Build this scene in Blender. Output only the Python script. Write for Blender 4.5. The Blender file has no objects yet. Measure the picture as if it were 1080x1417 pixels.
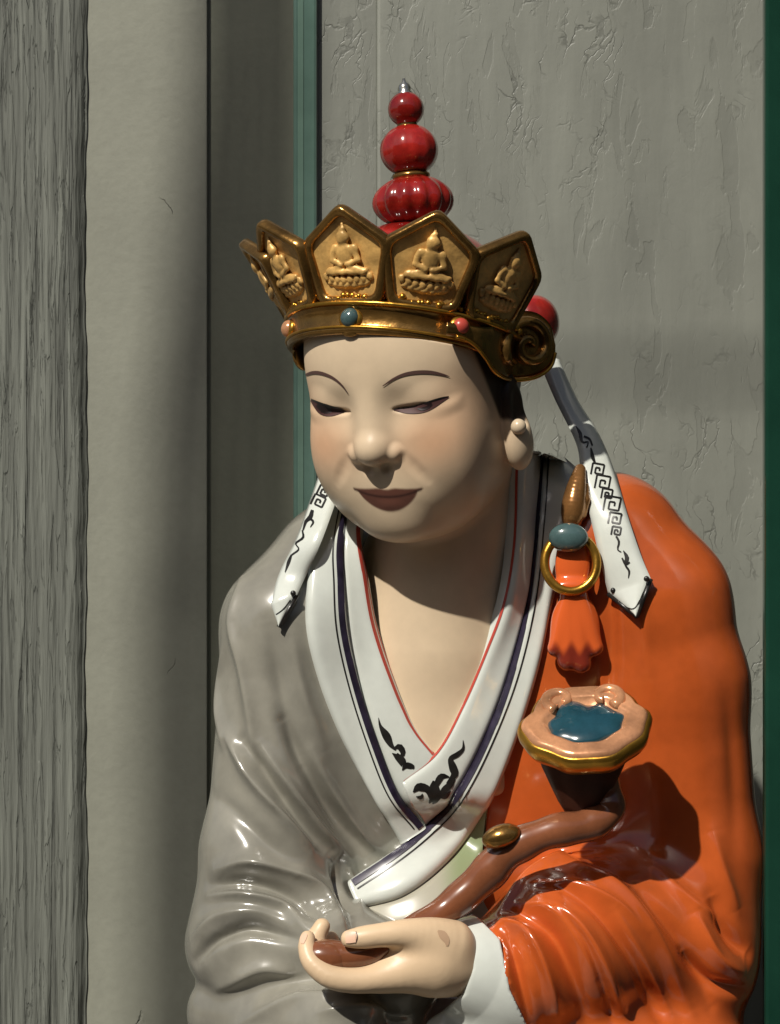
import bpy, math, random
import numpy as np
from mathutils import Vector
from mathutils.bvhtree import BVHTree

# ------------------------------------------------------------------ camera, world, sun, exposure
S = 0.0005            # metres per modelling unit (the figure is measured in half millimetres)
D = 3000.0            # camera distance in units
CZ = 1.35             # camera height in metres
scn = bpy.context.scene
col = scn.collection
cam = bpy.data.cameras.new('camera'); camo = bpy.data.objects.new('camera', cam); col.objects.link(camo)
cam.sensor_fit = 'VERTICAL'; cam.sensor_height = 24.0; cam.lens = 12.0 * D / 708.5
cam.clip_start = 0.01; cam.clip_end = 200
camo.location = (0, -D * S, CZ); camo.rotation_euler = (math.radians(90), 0, 0)
scn.camera = camo
scn.render.resolution_x, scn.render.resolution_y = 780, 1024

SUN = Vector((0.53, 0.83, -1.0)).normalized()      # direction the light travels
w = bpy.data.worlds.new('World'); scn.world = w; w.use_nodes = True
nt = w.node_tree; bg = nt.nodes['Background']
sky = nt.nodes.new('ShaderNodeTexSky'); sky.sky_type = 'NISHITA'; sky.sun_disc = False
sky.sun_elevation = math.asin(-SUN.z)
sky.sun_rotation = math.atan2(-SUN.x, -SUN.y)
sky.air_density = 1.0; sky.dust_density = 2.5; sky.ozone_density = 1.0
nt.links.new(sky.outputs[0], bg.inputs[0]); bg.inputs[1].default_value = 0.05
sl = bpy.data.lights.new('sun', 'SUN'); slo = bpy.data.objects.new('sun', sl); col.objects.link(slo)
sl.energy = 5.0; sl.angle = math.radians(0.9); sl.color = (1.0, 0.95, 0.86)
slo.rotation_euler = SUN.to_track_quat('-Z', 'Y').to_euler(); slo.location = (-1.5, -2.5, 4)
scn.view_settings.view_transform = 'Standard'; scn.view_settings.look = 'None'
scn.view_settings.exposure = -0.15; scn.view_settings.gamma = 1.0; scn.view_settings.use_curve_mapping = False
try:
    scn.cycles.use_denoising = True; scn.cycles.max_bounces = 8
except Exception: pass

# ------------------------------------------------------------------ helpers
rng = np.random.default_rng(7)
A = lambda *a: np.array(a, dtype=np.float64)
def W(px, py, y=0.0):
    k = (D + y) / D
    return A((px - 540.0) * k, y, (708.5 - py) * k)
def Wn(pts):                     # (n,3) px,py,y -> units
    p = np.asarray(pts, float); k = (D + p[:, 2]) / D
    return np.stack([(p[:, 0] - 540) * k, p[:, 2], (708.5 - p[:, 1]) * k], 1)
def pix(p):
    k = D / (D + p[:, 1]); return p[:, 0] * k + 540, 708.5 - p[:, 2] * k
def cr(pts, n):                  # Catmull-Rom resample of control rows
    P = np.asarray(pts, float); m = len(P)
    if m == 2: return P[0] + (P[1] - P[0]) * np.linspace(0, 1, n)[:, None]
    Q = np.vstack([2 * P[0] - P[1], P, 2 * P[-1] - P[-2]])
    t = np.linspace(0, m - 1 - 1e-9, n); i = t.astype(int); f = (t - i)[:, None]
    a, b, c, d = Q[i], Q[i + 1], Q[i + 2], Q[i + 3]
    return 0.5 * (2 * b + (c - a) * f + (2 * a - 5 * b + 4 * c - d) * f * f + (3 * b - a - 3 * c + d) * f ** 3)
def nrm(v): return v / (np.linalg.norm(v, axis=-1, keepdims=True) + 1e-12)
def sst(a, b, x):
    t = np.clip((x - a) / (b - a), 0, 1); return t * t * (3 - 2 * t)

ORG = {}
def tag(o, label=None, cat=None, group=None, kind=None):
    for k, v in (('label', label), ('category', cat), ('group', group), ('kind', kind)):
        if v: o[k] = v
    return o
def empty(name, loc, label, cat):
    o = bpy.data.objects.new(name, None); col.objects.link(o); o.location = loc; o.empty_display_size = 0.05
    ORG[o.name] = Vector(loc); return tag(o, label, cat)
def mk(name, V, F, mat, parent=None, smooth=True, colors=None, bevel=None):
    V = np.asarray(V, float)
    Wd = V * S; Wd[:, 2] += CZ
    me = bpy.data.meshes.new(name)
    if parent is not None:
        org = ORG[parent.name]; Wd = Wd - np.array(org)
    elif len(V):
        org = Vector(((Wd[:, 0].min() + Wd[:, 0].max()) / 2, (Wd[:, 1].min() + Wd[:, 1].max()) / 2, Wd[:, 2].min()))
        Wd = Wd - np.array(org)
    if isinstance(F, np.ndarray):
        n, k = F.shape
        me.vertices.add(len(Wd)); me.vertices.foreach_set('co', Wd.astype(np.float32).ravel())
        me.loops.add(n * k); me.loops.foreach_set('vertex_index', F.astype(np.int32).ravel())
        me.polygons.add(n); me.polygons.foreach_set('loop_start', np.arange(0, n * k, k, dtype=np.int32))
        me.update(calc_edges=True); me.validate()
    else:
        me.from_pydata(Wd.tolist(), [], [list(f) for f in F]); me.update()
    if smooth: me.polygons.foreach_set('use_smooth', np.ones(len(me.polygons), bool))
    if colors is not None:
        ca = me.color_attributes.new('paint', 'FLOAT_COLOR', 'POINT')
        c4 = np.ones((len(Wd), 4), np.float32); c4[:, :3] = colors
        ca.data.foreach_set('color', c4.ravel())
    if mat: me.materials.append(mat)
    o = bpy.data.objects.new(name, me); col.objects.link(o)
    if parent is not None:
        o.parent = parent; ORG[o.name] = ORG[parent.name]
    else:
        o.location = org; ORG[o.name] = org
    if bevel:
        b = o.modifiers.new('bevel', 'BEVEL'); b.width = bevel * S; b.segments = 2; b.limit_method = 'ANGLE'
    return o
class MB:
    def __init__(s): s.v = []; s.f = []; s.n = 0
    def add(s, V, F):
        V = np.asarray(V, float); s.v.append(V); s.f += [tuple(int(i) + s.n for i in f) for f in F]; s.n += len(V)
    def out(s): return np.vstack(s.v), s.f
def box(x0, x1, y0, y1, z0, z1):
    V = [(x, y, z) for x in (x0, x1) for y in (y0, y1) for z in (z0, z1)]
    return np.array(V, float), [(0, 1, 3, 2), (4, 6, 7, 5), (0, 4, 5, 1), (2, 3, 7, 6), (0, 2, 6, 4), (1, 5, 7, 3)]
def tube(P, r, n=10, cap=True):
    P = np.asarray(P, float); m = len(P); r = np.broadcast_to(np.asarray(r, float), (m,))
    T = nrm(np.gradient(P, axis=0)); u = A(0.13, -0.9, 0.3); V = []
    u = nrm(u - T[0] * (u @ T[0]))
    for i in range(m):
        u = nrm(u - T[i] * (u @ T[i])); b = np.cross(T[i], u)
        a = np.arange(n) * 2 * math.pi / n
        V.append(P[i] + r[i] * (np.cos(a)[:, None] * u + np.sin(a)[:, None] * b))
    V = np.vstack(V); F = []
    for i in range(m - 1):
        for j in range(n):
            F.append((i * n + j, i * n + (j + 1) % n, (i + 1) * n + (j + 1) % n, (i + 1) * n + j))
    if cap:
        F.append(tuple(range(n - 1, -1, -1))); F.append(tuple((m - 1) * n + j for j in range(n)))
    return V, F
def lathe(prof, c, axis=(0, 0, 1), n=32, rib=0, amp=0.0):
    ax = nrm(A(*axis)); u = nrm(np.cross(ax, A(0, 1, 0.01))); b = np.cross(ax, u); V = []; m = len(prof)
    a = np.arange(n) * 2 * math.pi / n
    for (r, h) in prof:
        rr = r * (1 + amp * (np.abs(np.cos(a * rib / 2)) - 0.7)) if rib else r * np.ones(n)
        V.append(c + ax * h + rr[:, None] * (np.cos(a)[:, None] * u + np.sin(a)[:, None] * b))
    V = np.vstack(V); F = [(i * n + j, i * n + (j + 1) % n, (i + 1) * n + (j + 1) % n, (i + 1) * n + j) for i in range(m - 1) for j in range(n)]
    F.append(tuple(range(n - 1, -1, -1))); F.append(tuple((m - 1) * n + j for j in range(n)))
    return V, F
def ball(c, r, nu=20, nv=12, R=None):
    r = np.broadcast_to(np.asarray(r, float), (3,)); V = []
    for i in range(nv + 1):
        t = math.pi * (0.02 + 0.96 * i / nv)
        for j in range(nu):
            a = 2 * math.pi * j / nu
            V.append((r[0] * math.sin(t) * math.cos(a), r[1] * math.sin(t) * math.sin(a), r[2] * math.cos(t)))
    V = np.array(V)
    if R is not None: V = V @ np.asarray(R).T
    F = [(i * nu + j, (i + 1) * nu + j, (i + 1) * nu + (j + 1) % nu, i * nu + (j + 1) % nu) for i in range(nv) for j in range(nu)]
    F.append(tuple(range(nu))); F.append(tuple(nv * nu + j for j in range(nu - 1, -1, -1)))
    return V + np.asarray(c, float), F

# ---- signed distance sculpting
def sm(a, b, k):
    h = np.clip(0.5 + 0.5 * (b - a) / k, 0, 1); return b + (a - b) * h - k * h * (1 - h)
def smx(a, b, k): return -sm(-a, -b, k)
def ell(p, c, r, R=None):
    q = p - np.asarray(c, float)
    if R is not None: q = q @ R
    r = np.asarray(r, float); k0 = np.sqrt(((q / r) ** 2).sum(1)); k1 = np.sqrt(((q / (r * r)) ** 2).sum(1)) + 1e-9
    return k0 * (k0 - 1) / k1
def cap(p, a, b, ra, rb):
    a = np.asarray(a, float); b = np.asarray(b, float); ab = b - a
    t = np.clip(((p - a) @ ab) / (ab @ ab), 0, 1)
    return np.linalg.norm(p - a - t[:, None] * ab, axis=1) - (ra + (rb - ra) * t)
def chain(p, pts, rs, k=None):
    d = None
    for i in range(len(pts) - 1):
        e = cap(p, pts[i], pts[i + 1], rs[i], rs[i + 1])
        d = e if d is None else (np.minimum(d, e) if k is None else sm(d, e, k))
    return d
def nets(f, lo, hi, h, sub=1, newton=3):
    lo = np.asarray(lo, float); n = np.ceil((np.asarray(hi, float) - lo) / h / 4).astype(int) * 4 + 1
    ax = [lo[i] + np.arange(n[i]) * h for i in range(3)]
    def ev(a, b, c):
        g = np.stack(np.meshgrid(a, b, c, indexing='ij'), -1).reshape(-1, 3)
        return f(g).reshape(len(a), len(b), len(c))
    Cc = ev(ax[0][::4], ax[1][::4], ax[2][::4])
    idx = [np.minimum((np.arange(n[i]) + 2) // 4, Cc.shape[i] - 1) for i in range(3)]
    G = Cc[np.ix_(*idx)].copy()
    m = np.abs(G) < 8.5 * h
    ii = np.nonzero(m)
    pts = np.stack([ax[k][ii[k]] for k in range(3)], 1)
    G[m] = f(pts)
    s = G < 0
    c = np.zeros(tuple(n - 1), np.int8)
    for dx in (0, 1):
        for dy in (0, 1):
            for dz in (0, 1):
                c += s[dx:n[0] - 1 + dx, dy:n[1] - 1 + dy, dz:n[2] - 1 + dz]
    act = (c > 0) & (c < 8)
    I = np.stack(np.nonzero(act), 1); vid = -np.ones(act.shape, np.int64); vid[act] = np.arange(len(I))
    acc = np.zeros((len(I), 3)); cnt = np.zeros(len(I))
    offs = [(a, b, d) for a in (0, 1) for b in (0, 1) for d in (0, 1)]
    for p in offs:
        for k in range(3):
            if p[k] == 0:
                q = list(p); q[k] = 1
                g0 = G[I[:, 0] + p[0], I[:, 1] + p[1], I[:, 2] + p[2]]; g1 = G[I[:, 0] + q[0], I[:, 1] + q[1], I[:, 2] + q[2]]
                x = (g0 < 0) != (g1 < 0)
                t = g0[x] / (g0[x] - g1[x]); o = np.tile(np.array(p, float), (x.sum(), 1)); o[:, k] += t
                acc[x] += o; cnt[x] += 1
    V = lo + (I + acc / cnt[:, None]) * h
    F = []
    for k in range(3):
        a, b = (k + 1) % 3, (k + 2) % 3
        s0 = np.take(s, range(0, n[k] - 1), k); s1 = np.take(s, range(1, n[k]), k)
        e = np.stack(np.nonzero(s0 != s1), 1)
        e = e[(e[:, a] > 0) & (e[:, b] > 0) & (e[:, a] < n[a] - 1) & (e[:, b] < n[b] - 1)]
        def cell(da, db):
            q = e.copy(); q[:, a] -= da; q[:, b] -= db; return vid[q[:, 0], q[:, 1], q[:, 2]]
        q = np.stack([cell(1, 1), cell(0, 1), cell(0, 0), cell(1, 0)], 1)
        fl = ~s0[e[:, 0], e[:, 1], e[:, 2]]
        q[fl] = q[fl][:, ::-1]; F.append(q)
    F = np.vstack(F); F = F[(F >= 0).all(1)]
    V = project(f, V, newton, h)
    for _ in range(sub):
        V, F = subdiv(V, F); V = project(f, V, 2, h)
    return V, F
def grad(f, V, e=0.4):
    g = np.zeros_like(V)
    for sg in ((1, 1, 1), (1, -1, -1), (-1, 1, -1), (-1, -1, 1)):
        o = np.array(sg, float); g += o * f(V + o * e)[:, None]
    return g / (4 * e)
def project(f, V, n, h):
    V = V.copy()
    for _ in range(n):
        d = f(V); g = grad(f, V); L = (g * g).sum(1) + 1e-6
        st = (d / L)[:, None] * g; ln = np.linalg.norm(st, axis=1, keepdims=True)
        V -= st * np.minimum(1, h * 0.7 / (ln + 1e-9))
    return V
def subdiv(V, F):
    E = np.vstack([F[:, [i, (i + 1) % 4]] for i in range(4)]); E = np.sort(E, 1)
    U, inv = np.unique(E[:, 0] * len(V) + E[:, 1], return_inverse=True)
    ue = np.stack([U // len(V), U % len(V)], 1); n = len(V); m = len(F)
    mid = V[ue].mean(1); cen = V[F].mean(1); inv = inv.reshape(4, m) + n; ci = np.arange(m) + n + len(U)
    Q = np.vstack([np.stack([F[:, i], inv[i], ci, inv[(i + 3) % 4]], 1) for i in range(4)])
    return np.vstack([V, mid, cen]), Q
def relax(V, F, it):
    E = np.vstack([F[:, [i, (i + 1) % 4]] for i in range(4)]); n = np.bincount(E.ravel(), minlength=len(V)).astype(float)[:, None]
    for _ in range(it):
        s = np.stack([np.bincount(E[:, 0], V[E[:, 1], k], len(V)) + np.bincount(E[:, 1], V[E[:, 0], k], len(V)) for k in range(3)], 1)
        V = 0.4 * V + 0.6 * s / n
    return V
def vnormals(V, F):
    n = np.zeros_like(V); fn = np.cross(V[F[:, 2]] - V[F[:, 0]], V[F[:, 3]] - V[F[:, 1]])
    for i in range(4): np.add.at(n, F[:, i], fn)
    return nrm(n)
class Surf:                      # a sculpted surface that strokes can be laid on
    def __init__(s, *vf):
        v = []; f = []; n = 0
        for V, F in vf:
            v += V.tolist(); f += [[int(i) + n for i in q] for q in F]; n = len(v)
        s.t = BVHTree.FromPolygons(v, f)
    def hit(s, px, py):
        o = Vector((0, -D, 0)); d = Vector(W(px, py, 0)) - o
        loc, nor, i, dist = s.t.ray_cast(o, d.normalized())
        if loc is None: return None, None
        if nor.dot(d) > 0: nor = -nor
        return np.array(loc), np.array(nor)
def folds(V, F, surf, specs):
    """specs: (points px/py, amplitude, width) - soft ridges (+) and valleys (-) running over the cloth"""
    N = vnormals(V, F); out = np.zeros(len(V))
    for pts, amp, wd in specs:
        P = cr(pts, 28); H = [surf.hit(a, b)[0] for a, b in P]; ok = [i for i, q in enumerate(H) if q is not None]
        if len(ok) < 3: continue
        H = np.array([H[i] for i in ok]); taper = np.sin(np.linspace(0.12, math.pi - 0.12, len(H))) ** 0.7
        lo, hi = H.min(0) - 3 * wd, H.max(0) + 3 * wd
        m = np.nonzero(((V > lo) & (V < hi)).all(1))[0]
        if not len(m): continue
        q = V[m]; best = np.full(len(m), 1e9); bt = np.zeros(len(m))
        for i in range(len(H) - 1):
            ab = H[i + 1] - H[i]; t = np.clip(((q - H[i]) @ ab) / (ab @ ab + 1e-9), 0, 1)
            d = np.linalg.norm(q - H[i] - t[:, None] * ab, axis=1); c = d < best
            best[c] = d[c]; bt[c] = (taper[i] + (taper[i + 1] - taper[i]) * t)[c]
        w_ = wd * 0.82; out[m] += 1.2 * amp * bt * (np.exp(-(best / w_) ** 2) if amp < 0 else 0.5 * np.exp(-(best / (1.2 * w_)) ** 2) + 0.5 / (1 + (best / (0.9 * w_)) ** 2) ** 2)
    return V + N * out[:, None]

# ------------------------------------------------------------------ materials
def mat(name, base, rough=0.4, metal=0.0, coat=0.0, var=0.0, vscale=30, bump=0.0, bscale=80, paint=False, spec=0.5, sss=0.0, trans=0.0):
    m = bpy.data.materials.new(name); m.use_nodes = True; nt = m.node_tree; b = nt.nodes['Principled BSDF']
    b.inputs['Roughness'].default_value = rough; b.inputs['Metallic'].default_value = metal
    b.inputs['Coat Weight'].default_value = coat; b.inputs['Coat Roughness'].default_value = 0.12
    b.inputs['Specular IOR Level'].default_value = spec
    if trans: b.inputs['Transmission Weight'].default_value = trans
    if sss:
        b.inputs['Subsurface Weight'].default_value = sss; b.inputs['Subsurface Radius'].default_value = (0.004, 0.002, 0.0012); b.inputs['Subsurface Scale'].default_value = 1.0
    tc = nt.nodes.new('ShaderNodeTexCoord')
    src = None
    if paint:
        at = nt.nodes.new('ShaderNodeAttribute'); at.attribute_name = 'paint'; src = at.outputs['Color']
    else:
        rgb = nt.nodes.new('ShaderNodeRGB'); rgb.outputs[0].default_value = (*base, 1); src = rgb.outputs[0]
    if var:
        no = nt.nodes.new('ShaderNodeTexNoise'); no.inputs['Scale'].default_value = vscale; no.inputs['Detail'].default_value = 6
        nt.links.new(tc.outputs['Object'], no.inputs['Vector'])
        mr = nt.nodes.new('ShaderNodeMapRange'); mr.inputs[1].default_value = 0.3; mr.inputs[2].default_value = 0.7
        mr.inputs[3].default_value = 1 - var; mr.inputs[4].default_value = 1 + var * 0.6
        nt.links.new(no.outputs[0], mr.inputs[0])
        mx = nt.nodes.new('ShaderNodeMix'); mx.data_type = 'RGBA'; mx.blend_type = 'MULTIPLY'; mx.inputs[0].default_value = 1
        fn = nt.nodes.new('ShaderNodeTexNoise'); fn.inputs['Scale'].default_value = vscale * 9; fn.inputs['Detail'].default_value = 5
        nt.links.new(tc.outputs['Object'], fn.inputs['Vector'])
        fr_ = nt.nodes.new('ShaderNodeMapRange'); fr_.inputs[1].default_value = 0.3; fr_.inputs[2].default_value = 0.7; fr_.inputs[3].default_value = 1 - var * 0.25; fr_.inputs[4].default_value = 1 + var * 0.2
        nt.links.new(fn.outputs[0], fr_.inputs[0]); mm = nt.nodes.new('ShaderNodeMath'); mm.operation = 'MULTIPLY'
        nt.links.new(mr.outputs[0], mm.inputs[0]); nt.links.new(fr_.outputs[0], mm.inputs[1])
        nt.links.new(src, mx.inputs[6]); nt.links.new(mm.outputs[0], mx.inputs[7]); src = mx.outputs[2]
        mr2 = nt.nodes.new('ShaderNodeMapRange'); mr2.inputs[3].default_value = max(0.02, rough - 0.06); mr2.inputs[4].default_value = rough + 0.10
        nt.links.new(no.outputs[0], mr2.inputs[0]); nt.links.new(mr2.outputs[0], b.inputs['Roughness'])
    nt.links.new(src, b.inputs['Base Color'])
    if bump:
        n2 = nt.nodes.new('ShaderNodeTexNoise'); n2.inputs['Scale'].default_value = bscale; n2.inputs['Detail'].default_value = 4
        nt.links.new(tc.outputs['Object'], n2.inputs['Vector'])
        bp = nt.nodes.new('ShaderNodeBump'); bp.inputs['Strength'].default_value = bump; bp.inputs['Distance'].default_value = 0.002
        nt.links.new(n2.outputs[0], bp.inputs['Height']); nt.links.new(bp.outputs[0], b.inputs['Normal'])
    return m
def s2l(r, g, b): return tuple(((c / 255) / 12.92 if c < 10 else ((c / 255 + 0.055) / 1.055) ** 2.4) for c in (r, g, b))
M = dict(
    skin=mat('painted_skin', (1, 1, 1), 0.36, paint=True, var=0.10, vscale=16, spec=0.4, bump=0.06, bscale=40),
    grey=mat('grey_glaze', s2l(136, 133, 122), 0.2, coat=0.8, var=0.36, vscale=9, bump=0.12, bscale=26),
    orange=mat('orange_glaze', s2l(190, 88, 38), 0.15, coat=0.8, var=0.30, vscale=9, bump=0.12, bscale=24),
    white=mat('white_glaze', s2l(208, 212, 204), 0.16, coat=0.8, var=0.10, vscale=18, bump=0.10, bscale=26),
    navy=mat('navy_line', s2l(44, 38, 56), 0.3, var=0.5, vscale=120), black=mat('black_line', s2l(34, 32, 30), 0.3, var=0.6, vscale=140),
    red=mat('red_line', s2l(178, 70, 58), 0.3), brow=mat('brow_line', s2l(86, 62, 56), 0.5),
    bronze=mat('dark_bronze', s2l(160, 120, 64), 0.2, metal=0.85, var=0.4, vscale=55, bump=0.3, bscale=110),
    gold=mat('bright_gold', s2l(200, 150, 60), 0.28, metal=0.9, var=0.25, vscale=70, bump=0.15, bscale=160),
    sand=mat('matt_gold', s2l(220, 174, 102), 0.4, metal=0.2, var=0.45, vscale=55, bump=0.4, bscale=120),
    redg=mat('red_glaze', s2l(152, 34, 27), 0.14, coat=0.8, var=0.5, vscale=38),
    wood=mat('brown_glaze', s2l(126, 76, 50), 0.2, coat=0.6, var=0.25, vscale=40),
    teal=mat('teal_glaze', s2l(30, 68, 80), 0.12, coat=0.8, var=0.3, vscale=60),
    jade=mat('grey_teal_glaze', s2l(70, 92, 92), 0.12, coat=0.8, var=0.3, vscale=60),
    pink=mat('peach_gilding', s2l(216, 156, 114), 0.18, metal=0.4, var=0.4, vscale=45, bump=0.5, bscale=45),
    silver=mat('silver', s2l(190, 188, 180), 0.25, metal=0.9), green=mat('pale_green_glaze', s2l(150, 176, 112), 0.25, coat=0.5, var=0.12),
    shade_wood=mat('shaded_brown_glaze', s2l(66, 36, 24), 0.5, spec=0.2, var=0.25, vscale=40),  # stem brown darkened, paints in the shade under the sceptre head
    tan=mat('worn_gilding', s2l(158, 112, 66), 0.2, metal=0.6, var=0.35, vscale=60, bump=0.2, bscale=60),
    hair=mat('dark_hair', s2l(62, 48, 36), 0.45, var=0.2),
    dred=mat('dark_red_glaze', s2l(120, 40, 28), 0.2, coat=0.6),
)

# ------------------------------------------------------------------ setting
WY = 560.0                       # depth of the board behind the figure
GZ = -CZ / S                     # ground level in units
SH = -1010.0                     # top of the ledge the figure sits on
def surf_mat(name, base, rough, nodes):
    m = bpy.data.materials.new(name); m.use_nodes = True; nt = m.node_tree; b = nt.nodes['Principled BSDF']
    b.inputs['Roughness'].default_value = rough; tc = nt.nodes.new('ShaderNodeTexCoord')
    def noise(scale, det=6, st=(1, 1, 1), off=0.0, dist=0.0):
        mp = nt.nodes.new('ShaderNodeMapping'); mp.inputs['Scale'].default_value = st; mp.inputs['Location'].default_value = (off, off * 0.7, off * 0.3)
        nt.links.new(tc.outputs['Object'], mp.inputs[0]); n = nt.nodes.new('ShaderNodeTexNoise')
        n.inputs['Scale'].default_value = scale; n.inputs['Detail'].default_value = det; n.inputs['Distortion'].default_value = dist
        nt.links.new(mp.outputs[0], n.inputs['Vector']); return n.outputs[0]
    def rng_(x, a, b_, c, d):
        r = nt.nodes.new('ShaderNodeMapRange'); r.inputs[1].default_value = a; r.inputs[2].default_value = b_; r.inputs[3].default_value = c; r.inputs[4].default_value = d
        nt.links.new(x, r.inputs[0]); return r.outputs[0]
    def math_(op, x, y):
        k = nt.nodes.new('ShaderNodeMath'); k.operation = op
        for i, v in enumerate((x, y)):
            if isinstance(v, (int, float)): k.inputs[i].default_value = v
            else: nt.links.new(v, k.inputs[i])
        return k.outputs[0]
    def vor(scale, st, off=0.0):
        mp = nt.nodes.new('ShaderNodeMapping'); mp.inputs['Scale'].default_value = st; mp.inputs['Location'].default_value = (off, off, off)
        n2 = nt.nodes.new('ShaderNodeTexNoise'); n2.inputs['Scale'].default_value = 14; n2.inputs['Detail'].default_value = 5
        nt.links.new(tc.outputs['Object'], n2.inputs['Vector'])
        ad = nt.nodes.new('ShaderNodeVectorMath'); ad.operation = 'MULTIPLY_ADD'; ad.inputs[1].default_value = (0.11, 0.11, 0.11)
        nt.links.new(n2.outputs['Color'], ad.inputs[0]); nt.links.new(tc.outputs['Object'], ad.inputs[2]); nt.links.new(ad.outputs[0], mp.inputs[0])
        v = nt.nodes.new('ShaderNodeTexVoronoi'); v.feature = 'DISTANCE_TO_EDGE'; v.inputs['Scale'].default_value = scale
        nt.links.new(mp.outputs[0], v.inputs['Vector']); return v.outputs['Distance']
    hcol, hgt, dist = nodes(noise, rng_, math_, vor)
    rgb = nt.nodes.new('ShaderNodeMix'); rgb.data_type = 'RGBA'; rgb.blend_type = 'MULTIPLY'; rgb.inputs[0].default_value = 1; rgb.inputs[6].default_value = (*base, 1)
    nt.links.new(hcol, rgb.inputs[7]); nt.links.new(rgb.outputs[2], b.inputs['Base Color'])
    bp = nt.nodes.new('ShaderNodeBump'); bp.inputs['Strength'].default_value = 1.0; bp.inputs['Distance'].default_value = dist
    nt.links.new(hgt, bp.inputs['Height']); nt.links.new(bp.outputs[0], b.inputs['Normal'])
    return m
def n_board(noise, rng_, math_, vor):
    v = vor(30, (2.6, 1, 0.55)); mask = math_('MULTIPLY', rng_(noise(30, 3, (1.3, 1, 0.8), 3.1), 0.50, 0.62, 0.0, 1.0), rng_(noise(7, 3, (1, 1, 0.6), 1.7), 0.40, 0.6, 0.15, 1.0))
    crack = math_('MULTIPLY', rng_(v, 0.0, 0.05, 1.0, 0.0), mask)
    fl1 = noise(24, 7, (1.6, 1, 0.55), 6.0, 0.6); flake = rng_(fl1, 0.59, 0.61, 0.0, 1.0)
    fl2 = noise(52, 6, (1.8, 1, 0.5), 2.0, 0.5); flake2 = math_('MULTIPLY', rng_(fl2, 0.60, 0.615, 0.0, 1.0), rng_(noise(6, 2, (1, 1, 1), 9.0), 0.45, 0.6, 0.0, 1.0))
    grain = noise(34, 6, (1.7, 1, 0.30), 1.0, 0.4); blot = noise(6, 7, (1, 1, 0.7)); drip = noise(16, 4, (1.6, 1, 0.08), 4.0)
    c = math_('MULTIPLY', rng_(blot, 0.3, 0.7, 0.84, 1.12), rng_(grain, 0.3, 0.75, 0.94, 1.05))
    c = math_('MULTIPLY', c, rng_(drip, 0.35, 0.7, 0.93, 1.06))
    c = math_('MULTIPLY', c, math_('MULTIPLY', rng_(crack, 0, 1, 1.0, 0.6), rng_(flake, 0, 1, 1.0, 0.92)))
    h = math_('ADD', math_('MULTIPLY', grain, 0.7), math_('MULTIPLY', noise(80, 5), 0.3))
    h = math_('SUBTRACT', h, math_('ADD', math_('MULTIPLY', crack, 0.5), math_('ADD', math_('MULTIPLY', flake, 0.28), math_('MULTIPLY', flake2, 0.22))))
    return c, h, 0.0007
def n_plaster(noise, rng_, math_, vor):
    b1 = noise(9, 6); f = noise(160, 4); c = math_('MULTIPLY', rng_(b1, 0.3, 0.7, 0.9, 1.07), rng_(f, 0.3, 0.7, 0.96, 1.03))
    v = vor(9, (1, 1, 0.8), 2.0); crack = math_('MULTIPLY', rng_(v, 0.0, 0.006, 1.0, 0.0), rng_(noise(16, 3, (1, 1, 1), 5), 0.66, 0.72, 0, 1))
    c = math_('MULTIPLY', c, rng_(crack, 0, 1, 1, 0.6))
    return c, math_('SUBTRACT', math_('MULTIPLY', f, 0.25), crack), 0.0012
def n_wood(noise, rng_, math_, vor):
    g = noise(60, 8, (2.4, 2.4, 0.10), 0.0, 0.5); g2 = noise(150, 6, (2.2, 2.2, 0.14), 4.0, 0.6); pl = rng_(noise(70, 6, (2.2, 2.2, 0.16), 8.0, 0.8), 0.52, 0.545, 0.0, 1.0)
    sp = rng_(noise(45, 5, (2.6, 2.6, 0.07), 11.0, 0.4), 0.62, 0.65, 0.0, 1.0)
    c = math_('MULTIPLY', rng_(g, 0.35, 0.65, 0.8, 1.1), rng_(g2, 0.3, 0.7, 0.88, 1.08))
    c = math_('MULTIPLY', c, math_('MULTIPLY', rng_(pl, 0, 1, 1.0, 0.9), rng_(sp, 0, 1, 1.0, 0.74)))
    c = math_('MULTIPLY', c, rng_(noise(5, 4, (1, 1, 0.5), 3.0), 0.3, 0.7, 0.85, 1.12))
    h = math_('SUBTRACT', math_('ADD', g, math_('MULTIPLY', g2, 0.5)), math_('ADD', math_('MULTIPLY', pl, 0.35), math_('MULTIPLY', sp, 0.5)))
    return c, h, 0.0021
def n_stone(noise, rng_, math_, vor):
    a = noise(12, 8); b1 = noise(90, 5)
    return math_('MULTIPLY', rng_(a, 0.3, 0.7, 0.8, 1.1), rng_(b1, 0.3, 0.7, 0.9, 1.05)), b1, 0.001
MB_ = surf_mat('crazed_grey_paint', s2l(129, 131, 122), 0.5, n_board)
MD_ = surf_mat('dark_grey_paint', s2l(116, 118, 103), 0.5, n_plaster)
MP_ = surf_mat('pale_plaster', s2l(138, 139, 126), 0.7, n_plaster)
MW_ = surf_mat('weathered_wood', s2l(110, 113, 105), 0.75, n_wood)
MN_ = surf_mat('dark_lacquer', s2l(44, 52, 46), 0.5, n_plaster)
MN2_ = surf_mat('old_plaster', s2l(92, 90, 82), 0.8, n_stone)
MS_ = surf_mat('ledge_stone', s2l(96, 94, 88), 0.6, n_stone)
def slab_px(name, x0, x1, y0, y1, ztop, zbot, m, kind='structure', bevel=2.0, **kw):
    a = W(x0, 0, y0)[0]; b = W(x1, 0, y0)[0]
    o = mk(name, *box(a, b, y0, y1, zbot, ztop), m, None, smooth=False, bevel=bevel)
    return tag(o, kind=kind, **kw)
TOP = 1500.0
tag(mk('ground', *box(-16000, 16000, -16000, 9000, GZ - 200, GZ), MS_, None, smooth=False), kind='structure')
tag(mk('ledge', *box(-1200, 1300, -420, WY - 90, GZ - 2, SH), MS_, None, smooth=False, bevel=6), kind='structure')
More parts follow.
